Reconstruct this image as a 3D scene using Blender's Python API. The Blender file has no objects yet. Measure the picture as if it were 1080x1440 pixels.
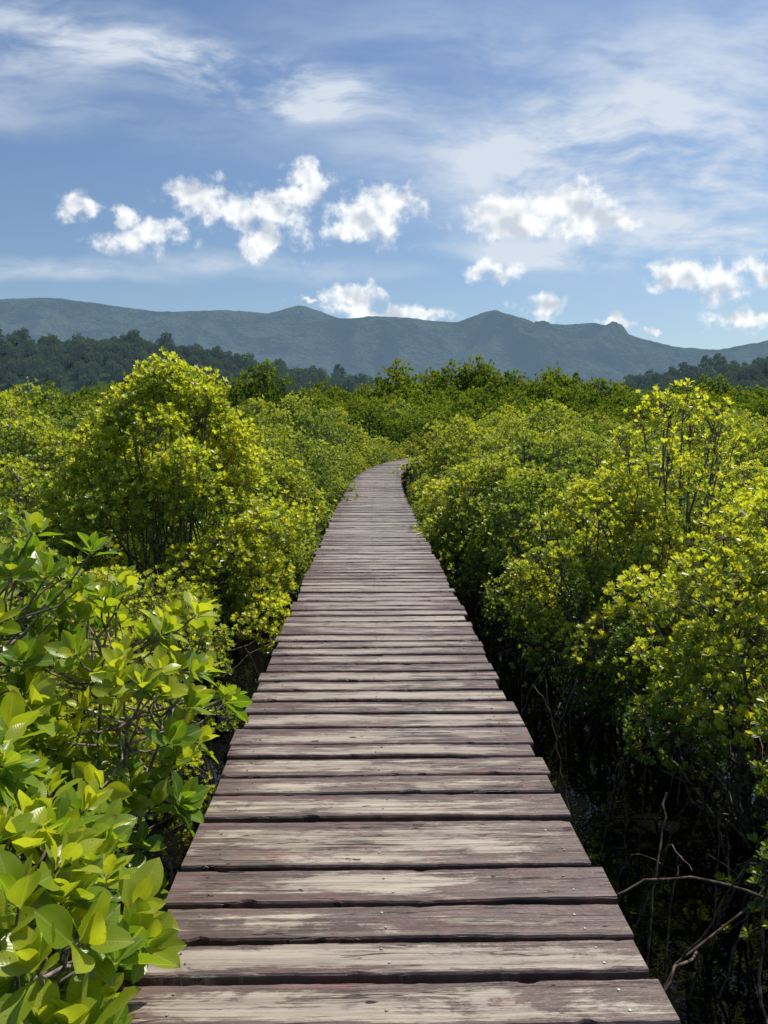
import bpy, math, random
import numpy as np
from mathutils import Vector, Matrix
rng = np.random.default_rng(11)
random.seed(5)
scene = bpy.context.scene

# ------------------------------------------------------------------ helpers
def mesh_from(name, V, Q, mats=(), mat_idx=None, attrs=None, smooth=True):
    V = np.asarray(V, dtype=np.float32); Q = np.asarray(Q, dtype=np.int32)
    me = bpy.data.meshes.new(name)
    me.vertices.add(len(V)); me.vertices.foreach_set("co", V.ravel())
    me.loops.add(Q.size); me.loops.foreach_set("vertex_index", Q.ravel())
    me.polygons.add(len(Q))
    me.polygons.foreach_set("loop_start", np.arange(0, Q.size, 4, dtype=np.int32))
    for m in mats: me.materials.append(m)
    if mat_idx is not None:
        me.polygons.foreach_set("material_index", np.asarray(mat_idx, dtype=np.int32))
    me.update(calc_edges=True)
    if smooth:
        me.polygons.foreach_set("use_smooth", np.ones(len(Q), dtype=bool))
    else:
        me.polygons.foreach_set("use_smooth", np.zeros(len(Q), dtype=bool))
    if attrs:
        for k, a in attrs.items():
            a = np.asarray(a, dtype=np.float32)
            if a.ndim == 1:
                at = me.attributes.new(k, 'FLOAT', 'POINT'); at.data.foreach_set("value", a)
            else:
                at = me.attributes.new(k, 'FLOAT_VECTOR', 'POINT'); at.data.foreach_set("vector", a.ravel())
    return me

def add_obj(name, me, parent=None, loc=(0, 0, 0), rot=0.0, scale=1.0):
    o = bpy.data.objects.new(name, me)
    scene.collection.objects.link(o)
    o.location = loc; o.rotation_euler = (0, 0, rot)
    o.scale = (scale, scale, scale) if not hasattr(scale, '__len__') else scale
    if parent: o.parent = parent
    return o

def empty(name):
    o = bpy.data.objects.new(name, None); scene.collection.objects.link(o); return o

def norm(a):
    return a / np.maximum(np.linalg.norm(a, axis=-1, keepdims=True), 1e-9)

_T = np.random.default_rng(3).random((256, 256))
def vnoise(x, y):
    xi = np.floor(x).astype(int); yi = np.floor(y).astype(int)
    fx = x - xi; fy = y - yi
    fx = fx*fx*(3-2*fx); fy = fy*fy*(3-2*fy)
    a = _T[xi % 256, yi % 256]; b = _T[(xi+1) % 256, yi % 256]
    c = _T[xi % 256, (yi+1) % 256]; d = _T[(xi+1) % 256, (yi+1) % 256]
    return (a*(1-fx)+b*fx)*(1-fy)+(c*(1-fx)+d*fx)*fy
def fbm(x, y, o=5):
    s = 0; a = .5; t = 0
    for i in range(o):
        s = s + a*vnoise(x+i*17.3, y+i*31.7); t += a; a *= .5; x = x*2.03; y = y*2.03
    return s/t

# ------------------------------------------------------------------ node helpers
class NT:
    def __init__(s, nt): s.nt = nt; s.dim = '3D'
    def n(s, t, **kw):
        nd = s.nt.nodes.new(t)
        for k, v in kw.items(): setattr(nd, k, v)
        return nd
    def put(s, sock, v):
        if isinstance(v, bpy.types.NodeSocket): s.nt.links.new(v, sock)
        else: sock.default_value = v
    def math(s, op, a, b=None, c=None, clamp=False):
        nd = s.n('ShaderNodeMath', operation=op, use_clamp=clamp)
        s.put(nd.inputs[0], a)
        if b is not None: s.put(nd.inputs[1], b)
        if c is not None: s.put(nd.inputs[2], c)
        return nd.outputs[0]
    def vmath(s, op, a, b=None):
        nd = s.n('ShaderNodeVectorMath', operation=op)
        s.put(nd.inputs[0], a)
        if b is not None: s.put(nd.inputs[1], b)
        return nd.outputs['Value'] if op in ('LENGTH', 'DOT_PRODUCT', 'DISTANCE') else nd.outputs[0]
    def mix(s, f, a, b, blend='MIX'):
        nd = s.n('ShaderNodeMix', data_type='RGBA', blend_type=blend)
        s.put(nd.inputs[0], f); s.put(nd.inputs[6], a); s.put(nd.inputs[7], b)
        return nd.outputs[2]
    def ramp(s, f, lo, hi, a=0.0, b=1.0, smooth=True):
        nd = s.n('ShaderNodeMapRange', interpolation_type='SMOOTHSTEP' if smooth else 'LINEAR')
        s.put(nd.inputs[0], f); nd.inputs[1].default_value = lo; nd.inputs[2].default_value = hi
        nd.inputs[3].default_value = a; nd.inputs[4].default_value = b
        return nd.outputs[0]
    def noise(s, vec, scale, detail=4, rough=.55, dist=0.0, out=0):
        nd = s.n('ShaderNodeTexNoise'); nd.noise_dimensions = s.dim
        s.put(nd.inputs['Vector'], vec)
        nd.inputs['Scale'].default_value = scale; nd.inputs['Detail'].default_value = detail
        nd.inputs['Roughness'].default_value = rough; nd.inputs['Distortion'].default_value = dist
        return nd.outputs[out]
    def attr(s, name, out='Fac'):
        nd = s.n('ShaderNodeAttribute'); nd.attribute_name = name; return nd.outputs[out]
    def shmix(s, f, a, b):
        nd = s.n('ShaderNodeMixShader'); s.put(nd.inputs[0], f); s.nt.links.new(a, nd.inputs[1]); s.nt.links.new(b, nd.inputs[2]); return nd.outputs[0]
def c4(r, g, b): return (r, g, b, 1.0)
def new_mat(name):
    m = bpy.data.materials.new(name); m.use_nodes = True
    m.node_tree.nodes.clear(); return m, NT(m.node_tree)
def finish(N, sh):
    o = N.n('ShaderNodeOutputMaterial'); N.nt.links.new(sh, o.inputs[0])

# ------------------------------------------------------------------ materials
def leaf_material(name, dark, mid, young, big=False, transl=0.38, rough=.4, haze_glow=None, var=.46, gloss=.05):
    m, N = new_mat(name)
    t = N.attr('tint')
    oi = N.n('ShaderNodeObjectInfo')
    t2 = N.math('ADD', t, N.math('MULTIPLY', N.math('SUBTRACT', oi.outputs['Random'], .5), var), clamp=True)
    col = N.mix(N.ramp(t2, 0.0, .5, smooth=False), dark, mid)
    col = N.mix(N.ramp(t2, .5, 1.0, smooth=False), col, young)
    if big:
        luv = N.attr('luv', 'Vector')
        sep = N.n('ShaderNodeSeparateXYZ'); N.put(sep.inputs[0], luv)
        ax = N.math('ABSOLUTE', sep.outputs[0])
        rib = N.ramp(ax, .03, .10, 1.0, 0.0)
        col = N.mix(N.math('MULTIPLY', rib, .60), col, c4(.40, .46, .12))
        geo = N.n('ShaderNodeNewGeometry')
        bl = N.noise(geo.outputs['Position'], 38, 3)
        col = N.mix(N.ramp(bl, .35, .75, 0, .45), col, N.mix(.5, col, c4(.26, .26, .03)))
        fl = N.noise(geo.outputs['Position'], 120, 2)
        col = N.mix(N.ramp(fl, .67, .74, 0, .8), col, c4(.12, .07, .02))
        tipb = N.math('MULTIPLY', N.ramp(sep.outputs[1], .86, 1.0), N.ramp(sep.outputs[2], .78, .83))
        col = N.mix(tipb, col, c4(.16, .09, .03))
        vein = N.math('SINE', N.math('ADD', N.math('MULTIPLY', sep.outputs[1], 75), N.math('MULTIPLY', ax, -16)))
        hgt = N.math('ADD', N.math('MULTIPLY', vein, .10), N.math('MULTIPLY', rib, -.5))
        bp = N.n('ShaderNodeBump'); bp.inputs['Strength'].default_value = .4; bp.inputs['Distance'].default_value = .002
        N.put(bp.inputs['Height'], hgt)
    tr = N.n('ShaderNodeBsdfTranslucent')
    tc = N.mix(1.0, col, c4(1.75, 1.66, .6), 'MULTIPLY')
    N.put(tr.inputs[0], tc)
    if big:
        pb = N.n('ShaderNodeBsdfPrincipled')
        N.put(pb.inputs['Base Color'], col); pb.inputs['Roughness'].default_value = rough
        pb.inputs['Specular IOR Level'].default_value = .55
        N.nt.links.new(bp.outputs[0], pb.inputs['Normal'])
        out = N.shmix(transl, pb.outputs[0], tr.outputs[0])
    else:
        df = N.n('ShaderNodeBsdfDiffuse'); N.put(df.inputs[0], col)
        out = N.shmix(transl, df.outputs[0], tr.outputs[0])
        if gloss > 0:
            gl = N.n('ShaderNodeBsdfGlossy'); gl.inputs[0].default_value = c4(1, 1, 1); gl.inputs['Roughness'].default_value = rough
            out = N.shmix(gloss, out, gl.outputs[0])
    if haze_glow:
        em = N.n('ShaderNodeEmission'); em.inputs[0].default_value = haze_glow[0]; em.inputs[1].default_value = 1.0  # distance haze painted on the leaves: even bluish emission, no air volume
        out = N.shmix(haze_glow[1], out, em.outputs[0])
    finish(N, out)
    try: m.cycles.emission_sampling = 'NONE'
    except Exception: pass
    return m

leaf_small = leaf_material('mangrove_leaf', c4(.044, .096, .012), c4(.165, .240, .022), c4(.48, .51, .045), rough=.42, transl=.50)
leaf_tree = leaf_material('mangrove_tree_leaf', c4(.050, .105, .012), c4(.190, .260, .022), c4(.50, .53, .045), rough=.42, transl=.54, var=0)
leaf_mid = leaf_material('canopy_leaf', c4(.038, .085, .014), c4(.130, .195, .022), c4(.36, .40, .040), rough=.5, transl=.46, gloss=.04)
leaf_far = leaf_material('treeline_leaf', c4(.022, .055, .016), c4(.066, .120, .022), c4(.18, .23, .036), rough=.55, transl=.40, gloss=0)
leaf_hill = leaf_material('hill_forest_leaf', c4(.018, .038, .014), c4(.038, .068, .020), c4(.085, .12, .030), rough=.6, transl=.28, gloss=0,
                          haze_glow=(c4(.16, .25, .32), .19))
leaf_big = leaf_material('broadleaf_mangrove_leaf', c4(.045, .130, .012), c4(.150, .265, .020), c4(.42, .47, .035), big=True, transl=.48, rough=.32, var=0)

def bark_material(name, a, b):
    m, N = new_mat(name)
    g = N.n('ShaderNodeNewGeometry')
    n1 = N.noise(g.outputs['Position'], 25, 3)
    pb = N.n('ShaderNodeBsdfDiffuse')
    N.put(pb.inputs[0], N.mix(N.ramp(n1, .35, .65), a, b))
    finish(N, pb.outputs[0]); return m
bark = bark_material('mangrove_bark', c4(.080, .072, .055), c4(.25, .23, .19))
bark_pale = bark_material('pale_bark', c4(.12, .10, .08), c4(.30, .26, .22))
bark_root = bark_material('root_bark', c4(.055, .040, .030), c4(.17, .135, .105))

# ------------------------------------------------------------------ geometry builders
def tpl_small():
    v = np.array([[0, 0, 0], [-.33, .38, .06], [-.5, .74, .10], [0, 1, 0.0], [.5, .74, .10], [.33, .38, .06]], float)
    q = np.array([[0, 3, 2, 1], [0, 5, 4, 3]])
    return v, q
def tpl_big():
    ss = np.linspace(0, 1, 9); aa = np.linspace(-1, 1, 5)
    V = []
    for s in ss:
        t = max(0, (s-.09)/.91)
        w = .5*(math.sin(math.pi*t**1.05)**.68 if 0 < t < 1 else 0)
        w = max(w, .03 if s < .95 else .004)
        for a in aa:
            V.append([a*w, s, .30*abs(a)*w])
    V = np.array(V); Q = []
    for i in range(8):
        for j in range(4):
            k = i*5+j; Q.append([k, k+1, k+6, k+5])
    return V, np.array(Q)
TS, TB = tpl_small(), tpl_big()

def leaves(C, A, m, L, W, r, tint, big=False, th0=20, th1=72):
    T, q = TB if big else TS
    n = len(C)
    up = np.tile([0., 0., 1.], (n, 1)) + r.normal(0, .3, (n, 3))
    U = norm(np.cross(A, up)); Wv = np.cross(A, U)
    j = np.arange(m)
    phi = j[None]*2.399 + r.uniform(0, 6.28, (n, 1)) + r.normal(0, .25, (n, m))
    th = np.radians(th0+(th1-th0)*((j+.5)/m)[None] + r.normal(0, 9, (n, m)))
    R = np.cos(phi)[..., None]*U[:, None]+np.sin(phi)[..., None]*Wv[:, None]
    D = A[:, None]*np.cos(th)[..., None]+R*np.sin(th)[..., None]
    Nn = A[:, None]*np.sin(th)[..., None]-R*np.cos(th)[..., None]
    Nn = Nn + r.normal(0, .18, Nn.shape); D = norm(D)
    X = norm(np.cross(D, Nn)); Nn = np.cross(X, D)
    keep = (r.random((n, m)) < .93)
    rs = r.uniform(.72, 1.15, (n, 1)) if big else 1.0
    sc = r.uniform(.75, 1.12, (n, m))*(0.58+.42*((j+.5)/m)[None]**.6)*rs
    Ls = L*sc; Ws = W*sc*r.uniform(.85, 1.15, (n, m))
    off = R*(L*.04) - A[:, None]*(j[None, :, None]/m*L*.28)
    P = C[:, None]+off
    tt = np.clip(tint[:, None] + (1-(j+.5)/m)[None]*.22 + r.normal(0, .10, (n, m)), 0, 1)
    D = D[keep]; Nn = Nn[keep]; X = X[keep]; P = P[keep]; Ls = Ls[keep]; Ws = Ws[keep]; tt = tt[keep]
    k = len(P)
    curl = r.uniform(-.10, .42, k) if big else r.uniform(-.1, .3, k)
    tz = T[None, :, 2]*(Ws/Ls)[:, None]*1.0 - curl[:, None]*T[None, :, 1]**2*.6
    if big:
        tz = tz + .03*np.sin(T[None, :, 1]*9+r.uniform(0, 6, (k, 1)))*np.sign(T[None, :, 0])*np.abs(T[None, :, 0])*1.5
    V = P[:, None]+T[None, :, 0:1]*(X*Ws[:, None])[:, None]+T[None, :, 1:2]*(D*Ls[:, None])[:, None]+tz[..., None]*(Nn*Ls[:, None])[:, None]
    K = T.shape[0]
    Q = (q[None]+(np.arange(k)*K)[:, None, None]).reshape(-1, 4)
    luv = np.stack([np.tile(T[:, 0]*2, (k, 1)), np.tile(T[:, 1], (k, 1)), np.tile(r.random((k, 1)), (1, K))], -1)
    return V.reshape(-1, 3), Q, np.repeat(tt, K), luv.reshape(-1, 3)

def tube(pts, rad, sides=5):
    pts = np.asarray(pts, float); n = len(pts)
    d = norm(np.gradient(pts, axis=0))
    ref = np.array([.31, .17, .93]); ref2 = np.array([.9, .3, .1])
    U = np.cross(d, ref); bad = np.linalg.norm(U, axis=1) < .2
    if bad.any(): U = np.cross(d, ref2)
    U = norm(U); W = np.cross(d, U)
    a = np.linspace(0, 2*np.pi, sides, endpoint=False)
    rad = np.asarray(rad, float)[:, None, None]
    V = pts[:, None]+rad*(np.cos(a)[None, :, None]*U[:, None]+np.sin(a)[None, :, None]*W[:, None])
    Q = []
    for i in range(n-1):
        for j in range(sides):
            j2 = (j+1) % sides
            Q.append([i*sides+j, i*sides+j2, (i+1)*sides+j2, (i+1)*sides+j])
    return V.reshape(-1, 3), np.array(Q)
def prisms(A, B, ra, rb):
    n = len(A); d = norm(B-A); U = norm(np.cross(d, [.31, .17, .93])); W = np.cross(d, U)
    V = np.zeros((n, 6, 3))
    for j in range(3):
        a = j*2.0944
        o = np.cos(a)*U+np.sin(a)*W
        V[:, j] = A+o*ra; V[:, 3+j] = B+o*rb
    q = np.array([[0, 1, 4, 3], [1, 2, 5, 4], [2, 0, 3, 5]])
    Q = (q[None]+(np.arange(n)*6)[:, None, None]).reshape(-1, 4)
    return V.reshape(-1, 3), Q
class Acc:
    def __init__(s): s.V = []; s.Q = []; s.M = []; s.T = []; s.L = []; s.n = 0
    def add(s, V, Q, mi, T=None, L=None):
        s.V.append(V); s.Q.append(Q+s.n); s.M.append(np.full(len(Q), mi)); s.n += len(V)
        s.T.append(T if T is not None else np.zeros(len(V)))
        s.L.append(L if L is not None else np.zeros((len(V), 3)))
    def mesh(s, name, mats, smooth=True):
        return mesh_from(name, np.concatenate(s.V), np.concatenate(s.Q), mats, np.concatenate(s.M),
                         {'tint': np.concatenate(s.T), 'luv': np.concatenate(s.L)}, smooth)

def wobble(a, b, n, amt, r, sag=0.0):
    t = np.linspace(0, 1, n)[:, None]
    p = a*(1-t)+b*t
    w = r.normal(0, amt, (n, 3))*np.sin(t*np.pi)
    p = p+w; p[:, 2] += (sag*np.sin(t*np.pi))[:, 0]
    return p

def bush(name, seed, H=2.1, R=1.1, cb=.45, nl=16, nros=1700, m=6, L=.06, W=.032, tb=.35, tg=.5,
         p=2.0, lr=(.27, .42), stems=5, mats=None, lobes=None, big=False, drop=.8, twigs=True, stemr=.028,
         base=None, zmin=-.5, th=(12, 58), bare=10, upb=.9, rin=.72, tj=.18):
    r = np.random.default_rng(seed); acc = Acc()
    if lobes is None:
        lobes = []
        for i in range(nl):
            t = (i+.5)/nl
            t = t**.85
            rad = R*math.sqrt(max(0, 1-t**p))*r.uniform(.5, .88)
            if i == nl-1: rad = 0.05
            a = i*2.4+r.normal(0, .4); l = R*r.uniform(*lr)*(1-.25*t)
            lobes.append((rad*math.cos(a), rad*math.sin(a), cb+l*.6+t*(H-cb-l*1.5), l))
    lobes = np.array(lobes); nl = len(lobes)
    w = lobes[:, 3]**2; w = w/w.sum()
    idx = r.choice(nl, int(nros*1.9), p=w)
    d = norm(r.normal(0, 1, (len(idx), 3))); d = d[d[:, 2] > zmin]; idx = idx[:len(d)]
    rr = lobes[idx, 3]*(r.uniform(rin, 1.08, len(idx))+ (r.random(len(idx)) < .13)*r.uniform(.1, .55, len(idx)))
    C = lobes[idx, :3]+d*rr[:, None]*np.array([1, 1, .95])
    inside = np.zeros(len(C), bool)
    for k in range(nl):
        inside |= (np.linalg.norm(C-lobes[k, :3], axis=1) < .72*lobes[k, 3]) & (idx != k)
    keep = ~(inside & (r.random(len(C)) < drop)) & (C[:, 2] > .12)
    C = C[keep][:nros]; d = d[keep][:nros]; idx = idx[keep][:nros]
    A = norm(d*.8+np.array([0, 0, upb])+r.normal(0, .28, C.shape))
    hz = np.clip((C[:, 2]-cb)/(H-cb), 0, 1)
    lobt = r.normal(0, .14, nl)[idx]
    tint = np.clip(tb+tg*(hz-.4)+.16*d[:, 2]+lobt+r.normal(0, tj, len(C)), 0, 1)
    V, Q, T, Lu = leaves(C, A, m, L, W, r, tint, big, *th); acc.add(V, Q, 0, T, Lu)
    bs = np.array([0, 0, 0.]) if base is None else np.array(base, float)
    for k in range(nl):
        c = lobes[k, :3]; b0 = bs+np.array([*(r.normal(0, .10, 2)*(stems > 1)), -.05])
        pth = wobble(b0, c, 7, .05*R, r)
        tV, tQ = tube(pth, np.linspace(stemr*r.uniform(.5, 1.0), .006, 7), 5); acc.add(tV, tQ, 1)
        own = np.where(idx == k)[0]
        sub = own[::max(1, len(own)//(len(own) if big else 9))] if len(own) else []
        for i in sub:
            s0 = pth[-1]*(.6)+pth[-2]*.4 if r.random() < .5 else pth[-1]
            tV, tQ = tube(wobble(s0, C[i]-A[i]*L*.1, 5, .02, r, -.02), np.linspace(.006, .0025 if not big else .0036, 5), 4 if not big else 5)
            acc.add(tV, tQ, 1)
    if twigs and not big:
        mid = lobes[idx, :3]*.25+C*.75+r.normal(0, .015, C.shape)
        V, Q = prisms(mid, C, .0028, .0016); acc.add(V, Q, 1)
    for _ in range(bare):
        a = r.uniform(0, 6.28); e = np.array([math.cos(a), math.sin(a), 0])*R*r.uniform(.3, .85)
        e[2] = r.uniform(.3, cb+.5)
        tV, tQ = tube(wobble(bs+np.array([e[0]*.25, e[1]*.25, -.1]), bs*0+e, 6, .05, r, .05), np.linspace(.014, .004, 6), 4)
        acc.add(tV, tQ, 1)
    return acc.mesh(name, mats or [leaf_small, bark])

# ------------------------------------------------------------------ camera
cam_d = bpy.data.cameras.new('camera'); cam = bpy.data.objects.new('camera', cam_d); scene.collection.objects.link(cam)
cam_d.sensor_fit = 'VERTICAL'; cam_d.sensor_height = 36; cam_d.sensor_width = 27; cam_d.lens = 26
cam_d.clip_end = 20000; cam_d.clip_start = .05
cam.location = (0, 0, 1.5); cam.rotation_euler = (math.radians(90-6.3), 0, math.radians(-1.1))
scene.camera = cam

# ------------------------------------------------------------------ light
SAZ, SEL = math.radians(46), math.radians(58)
S = Vector((math.sin(SAZ)*math.cos(SEL), math.cos(SAZ)*math.cos(SEL), math.sin(SEL)))
sd = bpy.data.lights.new('sun', 'SUN'); sd.energy = 5.0; sd.angle = math.radians(.5); sd.color = (1.0, .95, .87)
so = bpy.data.objects.new('sun', sd); scene.collection.objects.link(so)
so.rotation_euler = S.to_track_quat('Z', 'Y').to_euler(); so.location = (20, 20, 40)

# ------------------------------------------------------------------ world sky with clouds (functions of world direction only)
world = bpy.data.worlds.new("World"); scene.world = world; world.use_nodes = True
try: world.cycles.sampling_method = 'NONE'
except Exception as e: print('ws', e)
wn = world.node_tree; wn.nodes.clear(); N = NT(wn); N.dim = '2D'
sky = N.n('ShaderNodeTexSky'); sky.sky_type = 'NISHITA'; sky.sun_disc = False
sky.sun_elevation = SEL; sky.sun_rotation = SAZ; sky.air_density = 1.0; sky.dust_density = 1.1; sky.ozone_density = 2.0
tc = N.n('ShaderNodeTexCoord'); sep = N.n('ShaderNodeSeparateXYZ'); N.put(sep.inputs[0], tc.outputs['Generated'])
yy = N.math('MAXIMUM', sep.outputs[1], .08)
P = N.math('DIVIDE', sep.outputs[0], yy); Qn = N.math('DIVIDE', sep.outputs[2], yy)
comb = N.n('ShaderNodeCombineXYZ'); N.put(comb.inputs[0], P); N.put(comb.inputs[1], Qn); PQ = comb.outputs[0]
front = N.ramp(sep.outputs[1], .08, .25)
wcol = N.noise(PQ, 20, 3, .55, out=1)
PW = N.vmath('ADD', PQ, N.vmath('MULTIPLY', N.vmath('SUBTRACT', wcol, (.5, .5, .5)), (.060, .050, 0)))
blobs = [(-.225, .297, .036, .024), (-.167, .285, .052, .028), (-.120, .268, .044, .036), (-.080, .325, .030, .020), (-.105, .302, .026, .018), (-.139, .245, .028, .018),
         (-.296, .250, .055, .020), (-.31, .272, .022, .014), (-.38, .290, .030, .018),
         (.006, .276, .054, .032), (-.030, .255, .032, .016), (.034, .296, .036, .024),
         (.262, .286, .062, .034), (.165, .281, .046, .024), (.212, .268, .070, .015), (.300, .272, .048, .020),
         (.167, .209, .030, .013), (.224, .165, .032, .014),
         (.018, .155, .078, .012), (-.026, .178, .032, .018), (.075, .154, .036, .009),
         (.412, .203, .034, .022), (.466, .194, .034, .021), (.525, .209, .030, .018), (.496, .147, .055, .014),
         (.328, .137, .019, .008), (.37, .135, .014, .005), (-.08, .168, .018, .005)]
cur = None
for (a, b, rx, ry) in blobs:
    v = N.vmath('SUBTRACT', PW, (a, b, 0)); v = N.vmath('MULTIPLY', v, (1/rx, 1/ry, 0)); l = N.vmath('LENGTH', v)
    cur = l if cur is None else N.math('SMOOTH_MIN', cur, l, .35)
fb = N.noise(PQ, 32, 8, .60)
fb3 = N.noise(PQ, 22, 2, .5)
fb2 = N.noise(N.vmath('ADD', PQ, (.008, .012, 0)), 22, 2, .5)
field = N.math('ADD', N.math('SUBTRACT', 1.02, cur), N.math('MULTIPLY', N.math('SUBTRACT', fb, .5), 2.2))
cum = N.math('MULTIPLY', N.math('POWER', N.ramp(field, -.36, .66), 1.35), front)
rel = N.math('SUBTRACT', fb3, fb2)
cshade = N.math('ADD', .92, N.math('MULTIPLY', rel, 1.35))
cshade = N.math('ADD', cshade, N.math('MULTIPLY', N.math('SUBTRACT', fb, .5), .42))
core = N.ramp(field, .5, 1.3, 0, -.06)
cshade = N.math('MINIMUM', N.math('MAXIMUM', N.math('ADD', cshade, core), .68), 1.0)
def rotv(vec, ang, sx, sy):
    mp = N.n('ShaderNodeMapping'); N.put(mp.inputs[0], vec); mp.inputs['Rotation'].default_value = (0, 0, ang); mp.inputs['Scale'].default_value = (sx, sy, 1)
    return mp.outputs[0]
wc2 = N.noise(PQ, 3.2, 3, .55, out=1)
PC = N.vmath('ADD', PQ, N.vmath('MULTIPLY', N.vmath('SUBTRACT', wc2, (.5, .5, .5)), (.16, .07, 0)))
ci1 = N.noise(rotv(PC, math.radians(16), 2.6, 10.0), 1.0, 6, .60)
ci2 = N.noise(rotv(PC, math.radians(10), 9, 26.0), 1.0, 6, .62)
masks = [(-.32, .478, .34, .055, 1.1, .26), (-.09, .436, .14, .036, 2.0, .12), (-.20, .455, .20, .030, 1.2, .25), (-.50, .44, .16, .06, .7, .1),
         (.40, .31, .36, .11, 1.5, .05), (.45, .45, .38, .10, .9, -.2), (.40, .240, .30, .020, 2.0, .0), (.15, .35, .22, .08, .40, 0), (.12, .50, .3, .06, .4, 0),
         (-.42, .205, .18, .015, 1.1, .05), (-.13, .212, .18, .017, 1.0, .04), (-.35, .38, .30, .03, .3, .1)]
tot = None
for (a, b, rx, ry, wgt, an) in masks:
    v = rotv(N.vmath('SUBTRACT', PC, (a, b, 0)), an, 1, 1)
    l = N.vmath('LENGTH', N.vmath('MULTIPLY', v, (1/rx, 1/ry, 0)))
    k = N.ramp(l, 0.1, 1.4, wgt, 0)
    tot = k if tot is None else N.math('ADD', tot, k)
cn = N.math('ADD', N.math('MULTIPLY', ci1, .6), N.math('MULTIPLY', ci2, .4))
cir = N.math('MULTIPLY', N.math('MULTIPLY', N.math('MINIMUM', tot, 1.8), N.ramp(cn, .32, .70)), front)
cir = N.math('MINIMUM', N.math('MULTIPLY', cir, .85), .88)
skyc = N.mix(N.ramp(Qn, .10, .55), c4(.90, .98, 1.02), c4(.80, .92, 1.03))
skyc = N.mix(1.0, sky.outputs[0], skyc, 'MULTIPLY')
K = 8.4
c1 = N.mix(cir, skyc, c4(.82*K, .90*K, 1.0*K))
cc = N.n('ShaderNodeCombineColor')
N.put(cc.inputs[0], N.math('MULTIPLY', N.math('POWER', cshade, 1.35), 9.8)); N.put(cc.inputs[1], N.math('MULTIPLY', N.math('POWER', cshade, 1.15), 9.9)); N.put(cc.inputs[2], N.math('MULTIPLY', N.math('POWER', cshade, .9), 10.0))
c2 = N.mix(N.math('MULTIPLY', cum, .95), c1, cc.outputs[0])
bg = N.n('ShaderNodeBackground'); N.put(bg.inputs[0], c2); bg.inputs[1].default_value = .105
wo = N.n('ShaderNodeOutputWorld'); wn.links.new(bg.outputs[0], wo.inputs[0])

# ------------------------------------------------------------------ ground + water
g = np.sinh(np.linspace(-7.2, 7.2, 241)); g = g/g.max()*7000
gx, gy = np.meshgrid(g, g, indexing='ij')
near = np.clip(1-np.hypot(gx, gy)/300, 0, 1)
gz = -1.36+near*.30*(fbm(gx*.45+40, gy*.45+9)-.5)+near*.05*fbm(gx*4, gy*4, 3)
idx = np.arange(241*241).reshape(241, 241)
Qg = np.stack([idx[:-1, :-1], idx[1:, :-1], idx[1:, 1:], idx[:-1, 1:]], -1).reshape(-1, 4)
m, N = new_mat('mud'); ge = N.n('ShaderNodeNewGeometry'); pb = N.n('ShaderNodeBsdfPrincipled')
n1 = N.noise(ge.outputs['Position'], 3, 6)
N.put(pb.inputs['Base Color'], N.mix(N.ramp(n1, .3, .7), c4(.010, .008, .006), c4(.028, .023, .016)))
pb.inputs['Roughness'].default_value = .75; pb.inputs['Specular IOR Level'].default_value = .25
bp = N.n('ShaderNodeBump'); bp.inputs['Strength'].default_value = .6; bp.inputs['Distance'].default_value = .05
N.put(bp.inputs['Height'], N.noise(ge.outputs['Position'], 14, 6)); N.nt.links.new(bp.outputs[0], pb.inputs['Normal'])
finish(N, pb.outputs[0])
add_obj('ground', mesh_from('ground', np.stack([gx, gy, gz], -1).reshape(-1, 3), Qg, [m]))
m, N = new_mat('swamp_water'); ge = N.n('ShaderNodeNewGeometry'); pb = N.n('ShaderNodeBsdfPrincipled')
pb.inputs['Base Color'].default_value = c4(.004, .004, .004); pb.inputs['Roughness'].default_value = .01; pb.inputs['IOR'].default_value = 1.36
bp = N.n('ShaderNodeBump'); bp.inputs['Strength'].default_value = .20; bp.inputs['Distance'].default_value = .015
N.put(bp.inputs['Height'], N.noise(ge.outputs['Position'], 5, 3)); N.nt.links.new(bp.outputs[0], pb.inputs['Normal'])
finish(N, pb.outputs[0])
add_obj('water', mesh_from('water', [(-250, -60, -1.16), (250, -60, -1.16), (250, 300, -1.16), (-250, 300, -1.16)], [[0, 1, 2, 3]], [m]))

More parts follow.
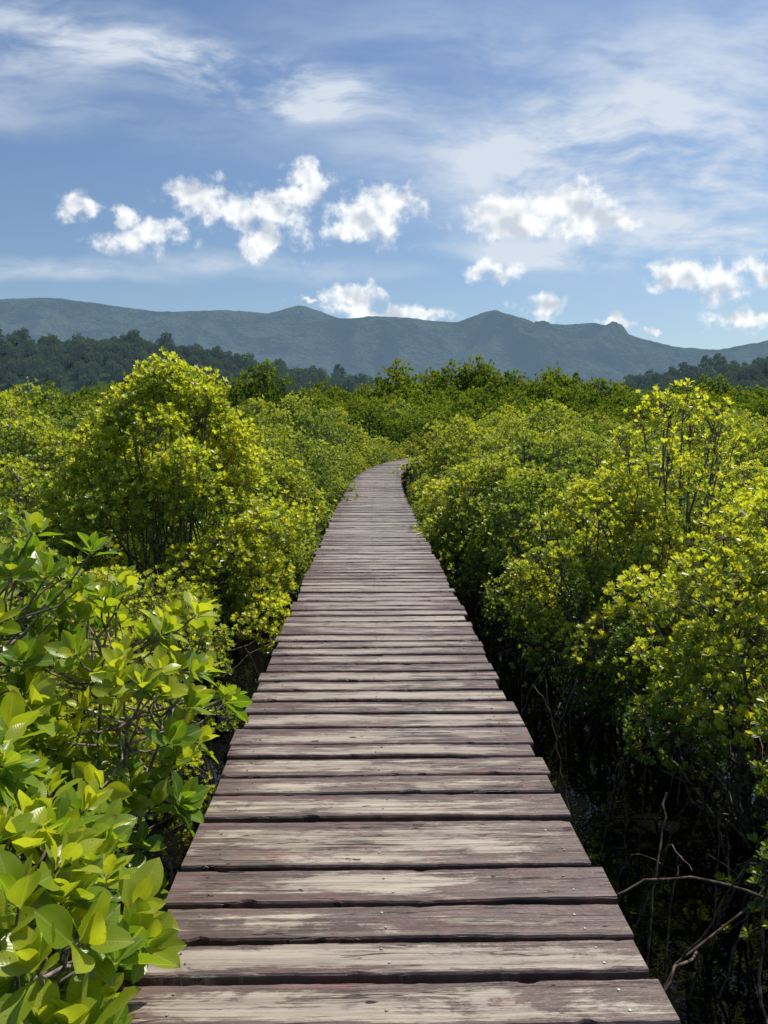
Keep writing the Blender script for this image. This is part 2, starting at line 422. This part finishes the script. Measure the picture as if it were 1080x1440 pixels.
# ------------------------------------------------------------------ boardwalk
cy_k = np.array([-10, 14, 18, 24, 30, 36, 42, 48, 56]); cx_k = np.array([.06, .06, .08, .26, .70, 1.65, 3.3, 5.6, 9.2])
def cxf(y):
    return sum(np.interp(y+dy, cy_k, cx_k) for dy in (-3, -1.5, 0, 1.5, 3))/5
PV = []; PQq = []; PA = []; PE = []; nv = 0
NV = []; NQ = []; nn = 0
r = np.random.default_rng(24)
edges_near = [1.70, 1.886, 2.04, 2.21, 2.40, 2.73, 2.93, 3.09, 3.27, 3.42, 3.62, 3.81, 3.99]
ys = list(np.arange(-1.0, 1.6, .169))
ys += edges_near
while ys[-1] < 54: ys.append(ys[-1]+r.uniform(.145, .195) if r.random() > .06 else ys[-1]+.235)
for a, b in zip(ys[:-1], ys[1:]):
    gap = r.uniform(.018, .036); w = b-a-gap
    nearp = a < 9
    nx = 90 if nearp else 14
    hw = .722
    x0 = -hw+r.normal(0, .014); x1 = hw+r.normal(0, .014)
    xs = np.linspace(x0, x1, nx)
    rnd = r.random()
    sd_ = r.uniform(0, 200)
    def ed(off, k=1.0):
        e = (fbm(xs*2+sd_+off, xs*0+off, 2)-.5)*.008+(fbm(xs*26+sd_+off, xs*0+3+off, 3)-.5)*.007
        chips = np.maximum(0, vnoise(xs*9+sd_*3+off, xs*0+off*2)-.88)*.12
        return e*k, chips
    e1, ch1 = ed(0); e2, ch2 = ed(50)
    th = .038; bv = .004
    zt = (fbm(xs*2+sd_, xs*0, 2)-.5)*.009
    yf = e1+ch1; yb = w+e2-ch2
    prof = [(yf+.001, -th), (yf, -bv*1.6), (yf+bv, 0), (yf+w*.33, -.0012), (yf+w*.66, -.0012), (yb-bv, 0), (yb, -bv*1.6), (yb-.001, -th)]
    tilt = r.normal(0, .014); zo = r.normal(0, .0028); yaw = r.normal(0, .004)
    yc = (a+b)/2; cx = cxf(yc); dx = (cxf(yc+.3)-cxf(yc-.3))/.6; hd = -math.atan(dx)+yaw
    vv = np.zeros((nx, 8, 3))
    for j, (py, pz) in enumerate(prof):
        ly = py-w/2; lz = zt+pz+zo+tilt*ly
        vv[:, j, 0] = cx+xs*math.cos(hd)-ly*math.sin(hd)
        vv[:, j, 1] = yc+xs*math.sin(hd)+ly*math.cos(hd)
        vv[:, j, 2] = lz
    q = []
    for i in range(nx-1):
        for j in range(8):
            j2 = (j+1) % 8
            q.append([i*8+j, (i+1)*8+j, (i+1)*8+j2, i*8+j2])
    q += [[0, 1, 2, 3], [0, 3, 4, 7], [4, 5, 6, 7]]
    e = (nx-1)*8
    q += [[e+3, e+2, e+1, e], [e+7, e+4, e+3, e], [e+7, e+6, e+5, e+4]]
    PV.append(vv.reshape(-1, 3)); PQq.append(np.array(q)+nv); nv += nx*8
    at = np.zeros((nx, 8, 3)); at[:, :, 0] = xs[:, None]
    for j, (py, pz) in enumerate(prof): at[:, j, 1] = py
    at[:, :, 2] = rnd*60
    PA.append(at.reshape(-1, 3))
    ee = np.zeros((nx, 8, 3)); ee[:, :, 0] = np.array([1, 1, .95, .12, .12, .95, 1, 1])[None]; ee[:, :, 1] = rnd
    ee[:, :, 2] = np.abs(xs/hw)[:, None]
    PE.append(ee.reshape(-1, 3))
    if a < 22:
        for nxp in (-.60, -.02, .60):
            for fy in ((.27, .73) if w > .11 else (.5,)):
                if r.random() < .18: continue
                px = nxp+r.normal(0, .012); ly = w*fy-w/2+r.normal(0, .006)
                X = cx+px*math.cos(hd)-ly*math.sin(hd); Y = yc+px*math.sin(hd)+ly*math.cos(hd); Z = zo+tilt*ly+np.interp(px, xs, zt)
                an = np.linspace(0, 2*np.pi, 8, endpoint=False); rd = r.uniform(.0045, .0065)
                lo = np.stack([X+rd*np.cos(an), Y+rd*np.sin(an), np.full(8, Z-.003)], -1)
                hi = np.stack([X+rd*.7*np.cos(an), Y+rd*.7*np.sin(an), np.full(8, Z+.0022)], -1)
                NV.append(lo); NV.append(hi)
                qq = [[k, (k+1) % 8, 8+(k+1) % 8, 8+k] for k in range(8)]+[[8, 9, 10, 11], [8, 11, 12, 15], [12, 13, 14, 15]]
                NQ.append(np.array(qq)+nn); nn += 16
bw = empty('boardwalk')
m, N = new_mat('weathered_painted_wood')
pl = N.attr('pl', 'Vector'); ed_ = N.attr('edge', 'Vector')
se = N.n('ShaderNodeSeparateXYZ'); N.put(se.inputs[0], ed_)
def st(sx, sy): return N.vmath('MULTIPLY', pl, (sx, sy, 1.0))
grain = N.noise(st(1.3, 50), 1.0, 7, .66, .4)
fine = N.noise(st(5, 230), 1.0, 4, .7)
patch = N.noise(st(2.1, 9), 1.0, 10, .78, .5)
patch2 = N.noise(st(7, 16), 1.0, 6, .7)
blot = N.noise(st(3.0, 5), 1.0, 5, .6)
stain = N.noise(st(4.5, 12), 1.0, 7, .75, .6)
wood = N.mix(N.ramp(grain, .34, .66), c4(.21, .165, .125), c4(.51, .43, .335))
wood = N.mix(N.ramp(fine, .50, .70, 0, .50), wood, c4(.095, .068, .055))
wood = N.mix(N.ramp(se.outputs[1], 0, 1, 0, .35), wood, c4(.32, .255, .215))
wood = N.mix(N.ramp(blot, .35, .65, 0, .30), wood, N.mix(.5, wood, c4(.12, .092, .075)))
wood = N.mix(N.ramp(stain, .55, .65, 0, .60), wood, c4(.065, .047, .040))
paint = N.mix(N.ramp(patch2, .4, .62), c4(.048, .024, .022), c4(.120, .055, .050))
paint = N.mix(N.ramp(grain, .45, .65, 0, .45), paint, c4(.21, .155, .13))
pr = N.math('FRACT', N.math('MULTIPLY', se.outputs[1], 7.31))
pm = N.math('ADD', patch, N.math('MULTIPLY', N.math('POWER', se.outputs[0], 2.0), .21))
pm = N.math('ADD', pm, N.math('MULTIPLY', N.math('SUBTRACT', fine, .5), .35))
pm = N.math('ADD', pm, N.math('MULTIPLY', N.math('SUBTRACT', grain, .5), -.25))
pm = N.math('ADD', pm, N.math('MULTIPLY', N.math('SUBTRACT', pr, .5), .18))
pm = N.math('ADD', pm, N.math('MULTIPLY', N.math('POWER', se.outputs[2], 3.0), .13))
pmask = N.ramp(pm, .53, .64)
col = N.mix(N.math('MULTIPLY', pmask, .88), wood, paint)
red = N.noise(st(3.3, 11), 1.0, 5, .6, .2)
rm = N.math('MULTIPLY', N.ramp(red, .60, .68), N.ramp(fine, .35, .6))
col = N.mix(N.math('MULTIPLY', rm, .5), col, c4(.24, .065, .065))
crk = N.noise(st(1.3, 34), 1.0, 3, .5, .6)
cm = N.math('MULTIPLY', N.ramp(N.math('ABSOLUTE', N.math('SUBTRACT', crk, .5)), .004, .012, 1, 0), N.ramp(N.noise(st(2.2, 6), 1.0, 2), .48, .56))
col = N.mix(N.math('MULTIPLY', cm, .9), col, c4(.012, .008, .007))
hl = N.noise(st(9, 20), 1.0, 2); hm = N.ramp(hl, .72, .75)
col = N.mix(hm, col, c4(.02, .01, .01))
pb = N.n('ShaderNodeBsdfPrincipled'); N.put(pb.inputs['Base Color'], col)
N.put(pb.inputs['Roughness'], N.ramp(N.math('ADD', N.math('MULTIPLY', fine, .5), N.math('MULTIPLY', patch, .5)), .35, .65, .58, .36))
pb.inputs['Specular IOR Level'].default_value = .5
h = N.math('ADD', N.math('MULTIPLY', grain, 1.1), N.math('MULTIPLY', fine, .8))
h = N.math('SUBTRACT', h, N.math('MULTIPLY', cm, 2.0)); h = N.math('SUBTRACT', h, N.math('MULTIPLY', hm, 2.0)); h = N.math('ADD', h, N.math('MULTIPLY', pmask, .3))
bp = N.n('ShaderNodeBump'); bp.inputs['Strength'].default_value = .85; bp.inputs['Distance'].default_value = .004
N.put(bp.inputs['Height'], h); N.nt.links.new(bp.outputs[0], pb.inputs['Normal'])
finish(N, pb.outputs[0]); wood_m = m
add_obj('planks', mesh_from('planks', np.concatenate(PV), np.concatenate(PQq), [wood_m], None,
        {'pl': np.concatenate(PA), 'edge': np.concatenate(PE)}, smooth=False), bw)
m, N = new_mat('nail_steel'); pb = N.n('ShaderNodeBsdfPrincipled'); ge = N.n('ShaderNodeNewGeometry')
N.put(pb.inputs['Base Color'], N.mix(N.ramp(N.noise(ge.outputs['Position'], 60, 2), .4, .6), c4(.45, .40, .36), c4(.18, .12, .09)))
pb.inputs['Metallic'].default_value = .6; pb.inputs['Roughness'].default_value = .5; finish(N, pb.outputs[0])
add_obj('nails', mesh_from('nails', np.concatenate(NV), np.concatenate(NQ), [m], smooth=False), bw)
m, N = new_mat('dark_timber'); pb = N.n('ShaderNodeBsdfPrincipled'); ge = N.n('ShaderNodeNewGeometry')
N.put(pb.inputs['Base Color'], N.mix(N.noise(ge.outputs['Position'], 8, 6), c4(.03, .02, .018), c4(.09, .065, .055)))
pb.inputs['Roughness'].default_value = .8; finish(N, pb.outputs[0])
acc = Acc()
def boxpath(pts, w, h):
    pts = np.asarray(pts, float); n = len(pts); d = norm(np.gradient(pts, axis=0)); s = norm(np.cross(d, [0, 0, 1.]))
    up = np.array([0, 0, 1.])
    V = np.stack([pts-s*w/2-up*h/2, pts+s*w/2-up*h/2, pts+s*w/2+up*h/2, pts-s*w/2+up*h/2], 1).reshape(-1, 3)
    Q = [[i*4+j, i*4+(j+1) % 4, (i+1)*4+(j+1) % 4, (i+1)*4+j] for i in range(n-1) for j in range(4)]
    Q += [[3, 2, 1, 0], [(n-1)*4, (n-1)*4+1, (n-1)*4+2, (n-1)*4+3]]
    return V, np.array(Q)
yv = np.arange(-1, 54, .8)
for off in (-.60, 0, .60):
    V, Q = boxpath([(cxf(t)+off, t, -.112) for t in yv], .06, .13); acc.add(V, Q, 0)
for t in np.arange(-.5, 54, 2.3):
    c = cxf(t)
    V, Q = boxpath([(c-.78, t, -.245), (c+.78, t, -.245)], .09, .12); acc.add(V, Q, 0)
    for off in (-.66, .66):
        V, Q = tube([(c+off, t+.10, -1.8), (c+off, t+.10, -.9), (c+off*1.0, t+.10, -.05)], [.062, .058, .055], 10); acc.add(V, Q, 0)
for t, hh in ((21.5, .06), (24.5, .12), (28.5, .22), (31.0, .30)):
    c = cxf(t)+.84
    V, Q = tube([(c, t, -1.8), (c, t, -.4), (c, t, hh), (c, t, hh+.012)], [.065, .06, .055, .004], 10); acc.add(V, Q, 0)
add_obj('frame', acc.mesh('frame', [m], smooth=False), bw)

# ------------------------------------------------------------------ individual near plants
G = -1.15
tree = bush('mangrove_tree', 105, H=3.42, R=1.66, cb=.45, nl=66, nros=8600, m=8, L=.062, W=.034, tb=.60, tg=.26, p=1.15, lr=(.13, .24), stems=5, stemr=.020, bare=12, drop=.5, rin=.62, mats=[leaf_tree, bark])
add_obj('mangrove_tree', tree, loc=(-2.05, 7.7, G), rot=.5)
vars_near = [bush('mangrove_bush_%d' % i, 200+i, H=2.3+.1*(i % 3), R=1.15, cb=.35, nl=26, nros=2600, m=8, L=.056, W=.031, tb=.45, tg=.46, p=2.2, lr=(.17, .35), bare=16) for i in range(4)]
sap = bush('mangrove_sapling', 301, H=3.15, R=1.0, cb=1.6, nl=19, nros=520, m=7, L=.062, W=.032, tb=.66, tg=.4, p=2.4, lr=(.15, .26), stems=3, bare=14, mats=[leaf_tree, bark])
add_obj('mangrove_sapling', sap, loc=(3.0, 7.2, G), rot=1.0)
near_list = [(2.64, 4.65, 1.0, 0, .3), (3.75, 4.1, 1.08, 1, 2.1), (2.30, 7.0, .92, 2, 4.), (3.6, 6.3, 1.0, 3, 1.2), (2.05, 9.1, .95, 0, 5.), (2.72, 3.05, .88, 2, 3.3),
             (3.4, 8.6, 1.0, 1, .2), (-2.75, 4.7, .98, 1, .7), (-4.0, 5.6, 1.03, 2, 2.), (-3.9, 8.2, 1.02, 3, 3.), (-2.3, 3.5, .78, 0, 3.6), (-1.80, 5.2, .74, 3, 1.9), (-1.62, 4.2, .60, 1, .3),
             (-1.78, 10.1, .90, 2, .4), (-3.1, 2.0, .9, 1, 4.4), (-3.6, 3.6, .95, 3, 5.2), (4.3, 2.6, 1., 0, 1.1), (2.45, 5.75, .60, 1, 2.9), (1.88, 8.0, .60, 3, .9)]
for i, (x, y, s, v, ro) in enumerate(near_list):
    add_obj('mangrove_bush', vars_near[v], loc=(x, y, G), rot=ro, scale=s)

def bl(name, seed, lobes, base, nros, loc, L=.13, W=.066, tb=.50, bare=5):
    return add_obj(name, bush(name, seed, H=2.0, R=.7, cb=.9, nros=nros, m=9, L=L, W=W, tb=tb, tg=.30, lobes=lobes, big=True, base=base,
                   mats=[leaf_big, bark_pale], drop=.45, zmin=-.35, th=(12, 74), bare=bare, stemr=.020, upb=.85), loc=loc)
bl('broadleaf_mangrove_bush', 401, [(-1.45, 2.75, 1.90, .34), (-1.05, 2.85, 1.76, .30), (-.90, 2.66, 1.58, .26), (-1.45, 2.45, 1.62, .34), (-.84, 3.05, 1.48, .24), (-1.9, 2.7, 1.92, .34),
   (-1.2, 2.6, 1.32, .28), (-1.75, 2.5, 1.5, .30), (-1.15, 2.45, 1.10, .26), (-1.5, 2.2, 1.25, .28), (-.98, 2.75, 1.15, .20), (-1.0, 2.5, .85, .22), (-.98, 3.2, 1.1, .2)],
   (-1.35, 2.9, 0), 280, (0, 0, G), L=.122, W=.064, tb=.50)
bl('broadleaf_mangrove_bush', 402, [(-.93, 1.66, 1.50, .24), (-.74, 1.52, 1.44, .20), (-1.2, 1.9, 1.70, .26), (-.76, 1.80, 1.34, .18), (-1.05, 1.40, 1.42, .26), (-.63, 1.34, 1.30, .18),
   (-.95, 1.5, 1.12, .22), (-1.25, 1.55, 1.3, .25), (-.98, 2.02, 1.42, .22), (-1.3, 2.1, 1.5, .24), (-.95, 1.9, 1.12, .2)],
   (-1.2, 1.75, 0), 205, (0, 0, G), L=.140, W=.070, tb=.50)
bl('mangrove_seedling', 403, [(1.30, 2.05, .12, .10), (1.42, 2.2, .22, .09)], (1.36, 2.15, -.25), 9, (0, 0, G), L=.10, W=.045, tb=.6, bare=0)

acc = Acc(); r = np.random.default_rng(77)
def stem(pts, r0, r1):
    pts = np.array(pts, float); t = np.linspace(0, len(pts)-1, 14)
    P_ = np.stack([np.interp(t, range(len(pts)), pts[:, k]) for k in range(3)], -1)
    for _ in range(3): P_[1:-1] = (P_[:-2]+2*P_[1:-1]+P_[2:])/4
    P_ += r.normal(0, .006, P_.shape)
    V, Q = tube(P_, np.linspace(r0, r1, 14), 6); acc.add(V, Q, 0)
stem([(.95, 2.95, -.55), (1.2, 3.0, -.42), (1.55, 2.95, -.40), (1.95, 2.9, -.6), (2.3, 2.9, -1.2)], .004, .009)
stem([(1.75, 3.0, -.3), (1.62, 2.85, -.7), (1.50, 2.5, -.95), (1.55, 2.2, -1.2)], .006, .010)
stem([(1.5, 3.2, -1.2), (1.42, 2.9, -.7), (1.2, 2.7, -.62), (1.02, 2.6, -.9)], .008, .004)
stem([(2.2, 3.4, -.2), (1.8, 3.1, -.6), (1.35, 3.0, -.8), (1.1, 2.9, -1.2)], .008, .004)
stem([(2.0, 2.7, -.2), (1.75, 2.6, -.75), (1.6, 2.35, -.9), (1.3, 2.2, -1.2)], .007, .005)
for i in range(120):
    sx = r.choice([-1, 1], p=[.25, .75]); bx = sx*r.uniform(1.2, 2.6); by = r.uniform(2.4, 9.5)
    a = r.uniform(0, 6.28); l = r.uniform(.2, .6)
    ex, ey = bx+l*math.cos(a), by+l*math.sin(a)
    if abs(ex) < 1.05: ex = sx*1.05
    stem([(bx, by, r.uniform(-.6, -.1)), ((bx+ex)/2, (by+ey)/2, r.uniform(-.8, -.5)), (ex, ey, -1.25)], r.uniform(.002, .005), r.uniform(.004, .009))
add_obj('mangrove_roots', acc.mesh('mangrove_roots', [bark_root]))

# ------------------------------------------------------------------ canopy mass
mid_vars = [bush('canopy_bush_%d' % i, 500+i, H=2.2+.2*(i % 3), R=1.2, cb=.3, nl=18, nros=1150, m=6, L=.080, W=.046, tb=.38+.06*(i % 2), tg=.48, p=2.2, lr=(.20, .40), mats=[leaf_mid, bark], twigs=False, bare=4) for i in range(4)]
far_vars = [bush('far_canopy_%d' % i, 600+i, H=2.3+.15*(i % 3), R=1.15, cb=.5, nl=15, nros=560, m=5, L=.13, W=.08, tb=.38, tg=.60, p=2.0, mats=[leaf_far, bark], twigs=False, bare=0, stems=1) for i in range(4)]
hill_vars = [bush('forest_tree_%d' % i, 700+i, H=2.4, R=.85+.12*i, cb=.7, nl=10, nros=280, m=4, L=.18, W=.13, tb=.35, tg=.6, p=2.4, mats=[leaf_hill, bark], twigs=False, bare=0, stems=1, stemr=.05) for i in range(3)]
th = empty('mangrove_thicket'); cnt = 0
r = np.random.default_rng(909)
y = 1.0
while y < 122:
    s = float(np.interp(y, [0, 12, 30, 60, 90, 130], [1.0, 1.0, 1.15, 1.9, 2.7, 3.3]))
    step = 1.5*s
    X = y*.60+7
    for x in np.arange(-X, X, 1.6*s):
        px = x+r.uniform(-.55, .55)*s; py = y+r.uniform(-.55, .55)*s
        sc = s*r.uniform(.72, 1.20)
        off = abs(px-cxf(py)) if py < 56 else 99
        if px > cxf(py) and 14 < py < 37 and off < 2.2: sc = min(sc, .62)
        if off < .70+1.05*sc*.98:
            if off > .70+.55*sc and py > 10: sc = (off-.68)/1.05
            else: continue
        if px > cxf(py) and 14 < py < 35 and off < 1.5: continue
        if py < 10.2 and abs(px) < 4.9: continue
        if py < 42 and r.random() < .07: continue
        if py < 24: v = mid_vars[r.integers(4)] if r.random() < .75 else vars_near[r.integers(4)]
        elif py < 58: v = mid_vars[r.integers(4)] if r.random() > (py-24)/36 else far_vars[r.integers(4)]
        else: v = far_vars[r.integers(4)]
        zs = r.uniform(.78, 1.12)*(1.32 if r.random() < .09 else 1)
        if off < 4 and zs > 1.1: zs = 1.1
        o = add_obj('bush', v, th, (px, py, G-.05*s), r.uniform(0, 6.28), (sc*r.uniform(.95, 1.2), sc*r.uniform(.95, 1.2), sc*zs)); cnt += 1
    y += step
for y in np.arange(10.5, 50, 1.15):
    for sg in (-1, 1):
        sc = r.uniform(.62, .9)
        if sg > 0 and y > 14: sc = r.uniform(.40, .55)
        if sg > 0 and 21 < y < 38: continue
        c = cxf(y)
        add_obj('bush', mid_vars[r.integers(4)], th, (c+sg*(.80+1.12*sc), y+r.uniform(-.3, .3), G), r.uniform(0, 6.28), (sc, sc, sc*r.uniform(.95, 1.15)))
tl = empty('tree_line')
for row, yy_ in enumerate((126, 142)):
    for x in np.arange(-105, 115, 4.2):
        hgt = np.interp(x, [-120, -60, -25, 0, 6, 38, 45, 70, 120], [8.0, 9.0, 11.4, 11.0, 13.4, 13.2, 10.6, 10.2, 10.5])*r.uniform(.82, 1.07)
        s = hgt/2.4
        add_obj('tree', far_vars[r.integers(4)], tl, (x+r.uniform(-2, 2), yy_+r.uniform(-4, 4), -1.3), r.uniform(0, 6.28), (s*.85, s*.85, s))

# ------------------------------------------------------------------ hills
def terrain(name, xk, zk, y0, y1, y2, nx, ny, x0, x1, amp, fs, mat, fine_amp=.12):
    xs = np.linspace(x0, x1, nx); tt = np.linspace(0, 1, ny)
    yv = np.where(tt < .8, y0+(y1-y0)*tt/.8, y1+(y2-y1)*(tt-.8)/.2)
    gx, gy = np.meshgrid(xs, yv, indexing='ij'); T2 = np.tile(tt, (nx, 1))
    prof = np.interp(xs, xk, zk)
    k = max(3, nx//90); ker = np.hanning(k+2)[1:-1]; ker /= ker.sum()
    prof = np.convolve(np.pad(prof, k, mode='edge'), ker, mode='same')[k:-k]
    Hh = np.tile(prof[:, None], (1, ny))
    f = np.where(T2 < .8, (T2/.8)**.85, 1-((T2-.8)/.2)**1.5)
    wx = gx+(fbm(gx/fs*.7+5, gy/fs*.7, 3)-.5)*fs*1.6
    rid = 1-np.abs(fbm(wx/fs, gy/fs*.45+3, 4)*2-1)*2
    side = np.sin(np.clip(T2/.8, 0, 1)*np.pi)
    z = Hh*f+side*amp*(rid-.45)
    z += (fbm(gx/fs*11, gy/fs*11, 4)-.5)*amp*fine_amp
    idx = np.arange(nx*ny).reshape(nx, ny)
    Q = np.stack([idx[:-1, :-1], idx[1:, :-1], idx[1:, 1:], idx[:-1, 1:]], -1).reshape(-1, 4)
    V = np.stack([gx, gy, z-1.5], -1)
    add_obj(name, mesh_from(name, V.reshape(-1, 3), Q, [mat]))
    return V
def hill_mat(name, a, b, haze_glow, hf, sc, bs):
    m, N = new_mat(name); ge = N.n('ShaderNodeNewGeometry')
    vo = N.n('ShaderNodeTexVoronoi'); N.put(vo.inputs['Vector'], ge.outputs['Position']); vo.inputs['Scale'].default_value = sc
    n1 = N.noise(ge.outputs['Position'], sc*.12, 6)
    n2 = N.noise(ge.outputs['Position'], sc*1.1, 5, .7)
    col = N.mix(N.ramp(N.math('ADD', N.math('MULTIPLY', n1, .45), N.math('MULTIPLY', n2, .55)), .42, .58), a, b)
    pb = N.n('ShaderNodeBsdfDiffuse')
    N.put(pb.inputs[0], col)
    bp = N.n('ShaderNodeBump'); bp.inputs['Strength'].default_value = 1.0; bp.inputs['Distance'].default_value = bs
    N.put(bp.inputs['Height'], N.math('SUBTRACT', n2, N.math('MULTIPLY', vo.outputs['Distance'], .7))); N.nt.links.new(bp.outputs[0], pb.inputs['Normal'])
    em = N.n('ShaderNodeEmission'); em.inputs[0].default_value = haze_glow  # aerial haze painted into the material as a constant bluish glow
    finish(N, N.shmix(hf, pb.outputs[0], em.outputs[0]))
    try: m.cycles.emission_sampling = 'NONE'
    except Exception: pass
    return m
D = 3000
pu = [-300, -120, 0, 80, 150, 230, 330, 380, 405, 425, 448, 480, 530, 600, 640, 668, 690, 712, 745, 790, 830, 880, 940, 1000, 1040, 1080, 1250, 1500]
pvv = [445, 430, 428, 424, 432, 443, 440, 445, 438, 433, 441, 452, 447, 453, 456, 445, 439, 445, 456, 459, 455, 473, 488, 493, 486, 478, 450, 470]
xk = [(u-520)/1040*D for u in pu]; zk = [(605-v)/1040*D for v in pvv]
mm = hill_mat('forest_mountain_painted_haze', c4(.006, .020, .016), c4(.105, .138, .070), c4(.170, .265, .375), .62, .060, 14)
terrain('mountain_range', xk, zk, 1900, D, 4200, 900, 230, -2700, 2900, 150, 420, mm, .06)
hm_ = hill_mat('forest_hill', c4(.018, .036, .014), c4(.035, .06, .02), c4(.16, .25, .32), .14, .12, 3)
D2 = 520
lu = [-500, -200, -50, 50, 120, 200, 260, 330, 400, 480, 560, 640]; lv = [470, 452, 474, 480, 492, 485, 490, 508, 523, 537, 552, 600]
VL = terrain('hill', [(u-520)/1040*D2 for u in lu], [max(0, (605-v)/1040*D2) for v in lv], 380, D2, 640, 160, 50, -520, 60, 6, 70, hm_)
ru = [820, 880, 940, 1000, 1060, 1120, 1300, 1600]; rv = [600, 542, 527, 520, 510, 503, 480, 470]
VR = terrain('hill', [(u-520)/1040*D2 for u in ru], [max(0, (605-v)/1040*D2) for v in rv], 400, D2, 640, 120, 50, 150, 540, 5, 70, hm_)
fo = empty('hill_forest')
for VV, nT in ((VL, 1500), (VR, 750)):
    nx, ny, _ = VV.shape
    for _ in range(nT):
        i = r.integers(nx-1); j = int(ny*(.30+.54*r.random()**.7))
        p_ = VV[i, j]
        if p_[2] < 3: continue
        s = r.uniform(2.4, 5.0)*(1.3 if r.random() < .14 else 1)
        add_obj('tree', hill_vars[r.integers(3)], fo, (p_[0]+r.uniform(-2, 2), p_[1]+r.uniform(-2, 2), p_[2]-2.5), r.uniform(0, 6.28), (s, s, s*r.uniform(.9, 1.2)))

scene.view_settings.view_transform = 'Standard'; scene.view_settings.look = 'None'; scene.view_settings.exposure = 0
print('instances', cnt, len(bpy.data.objects))
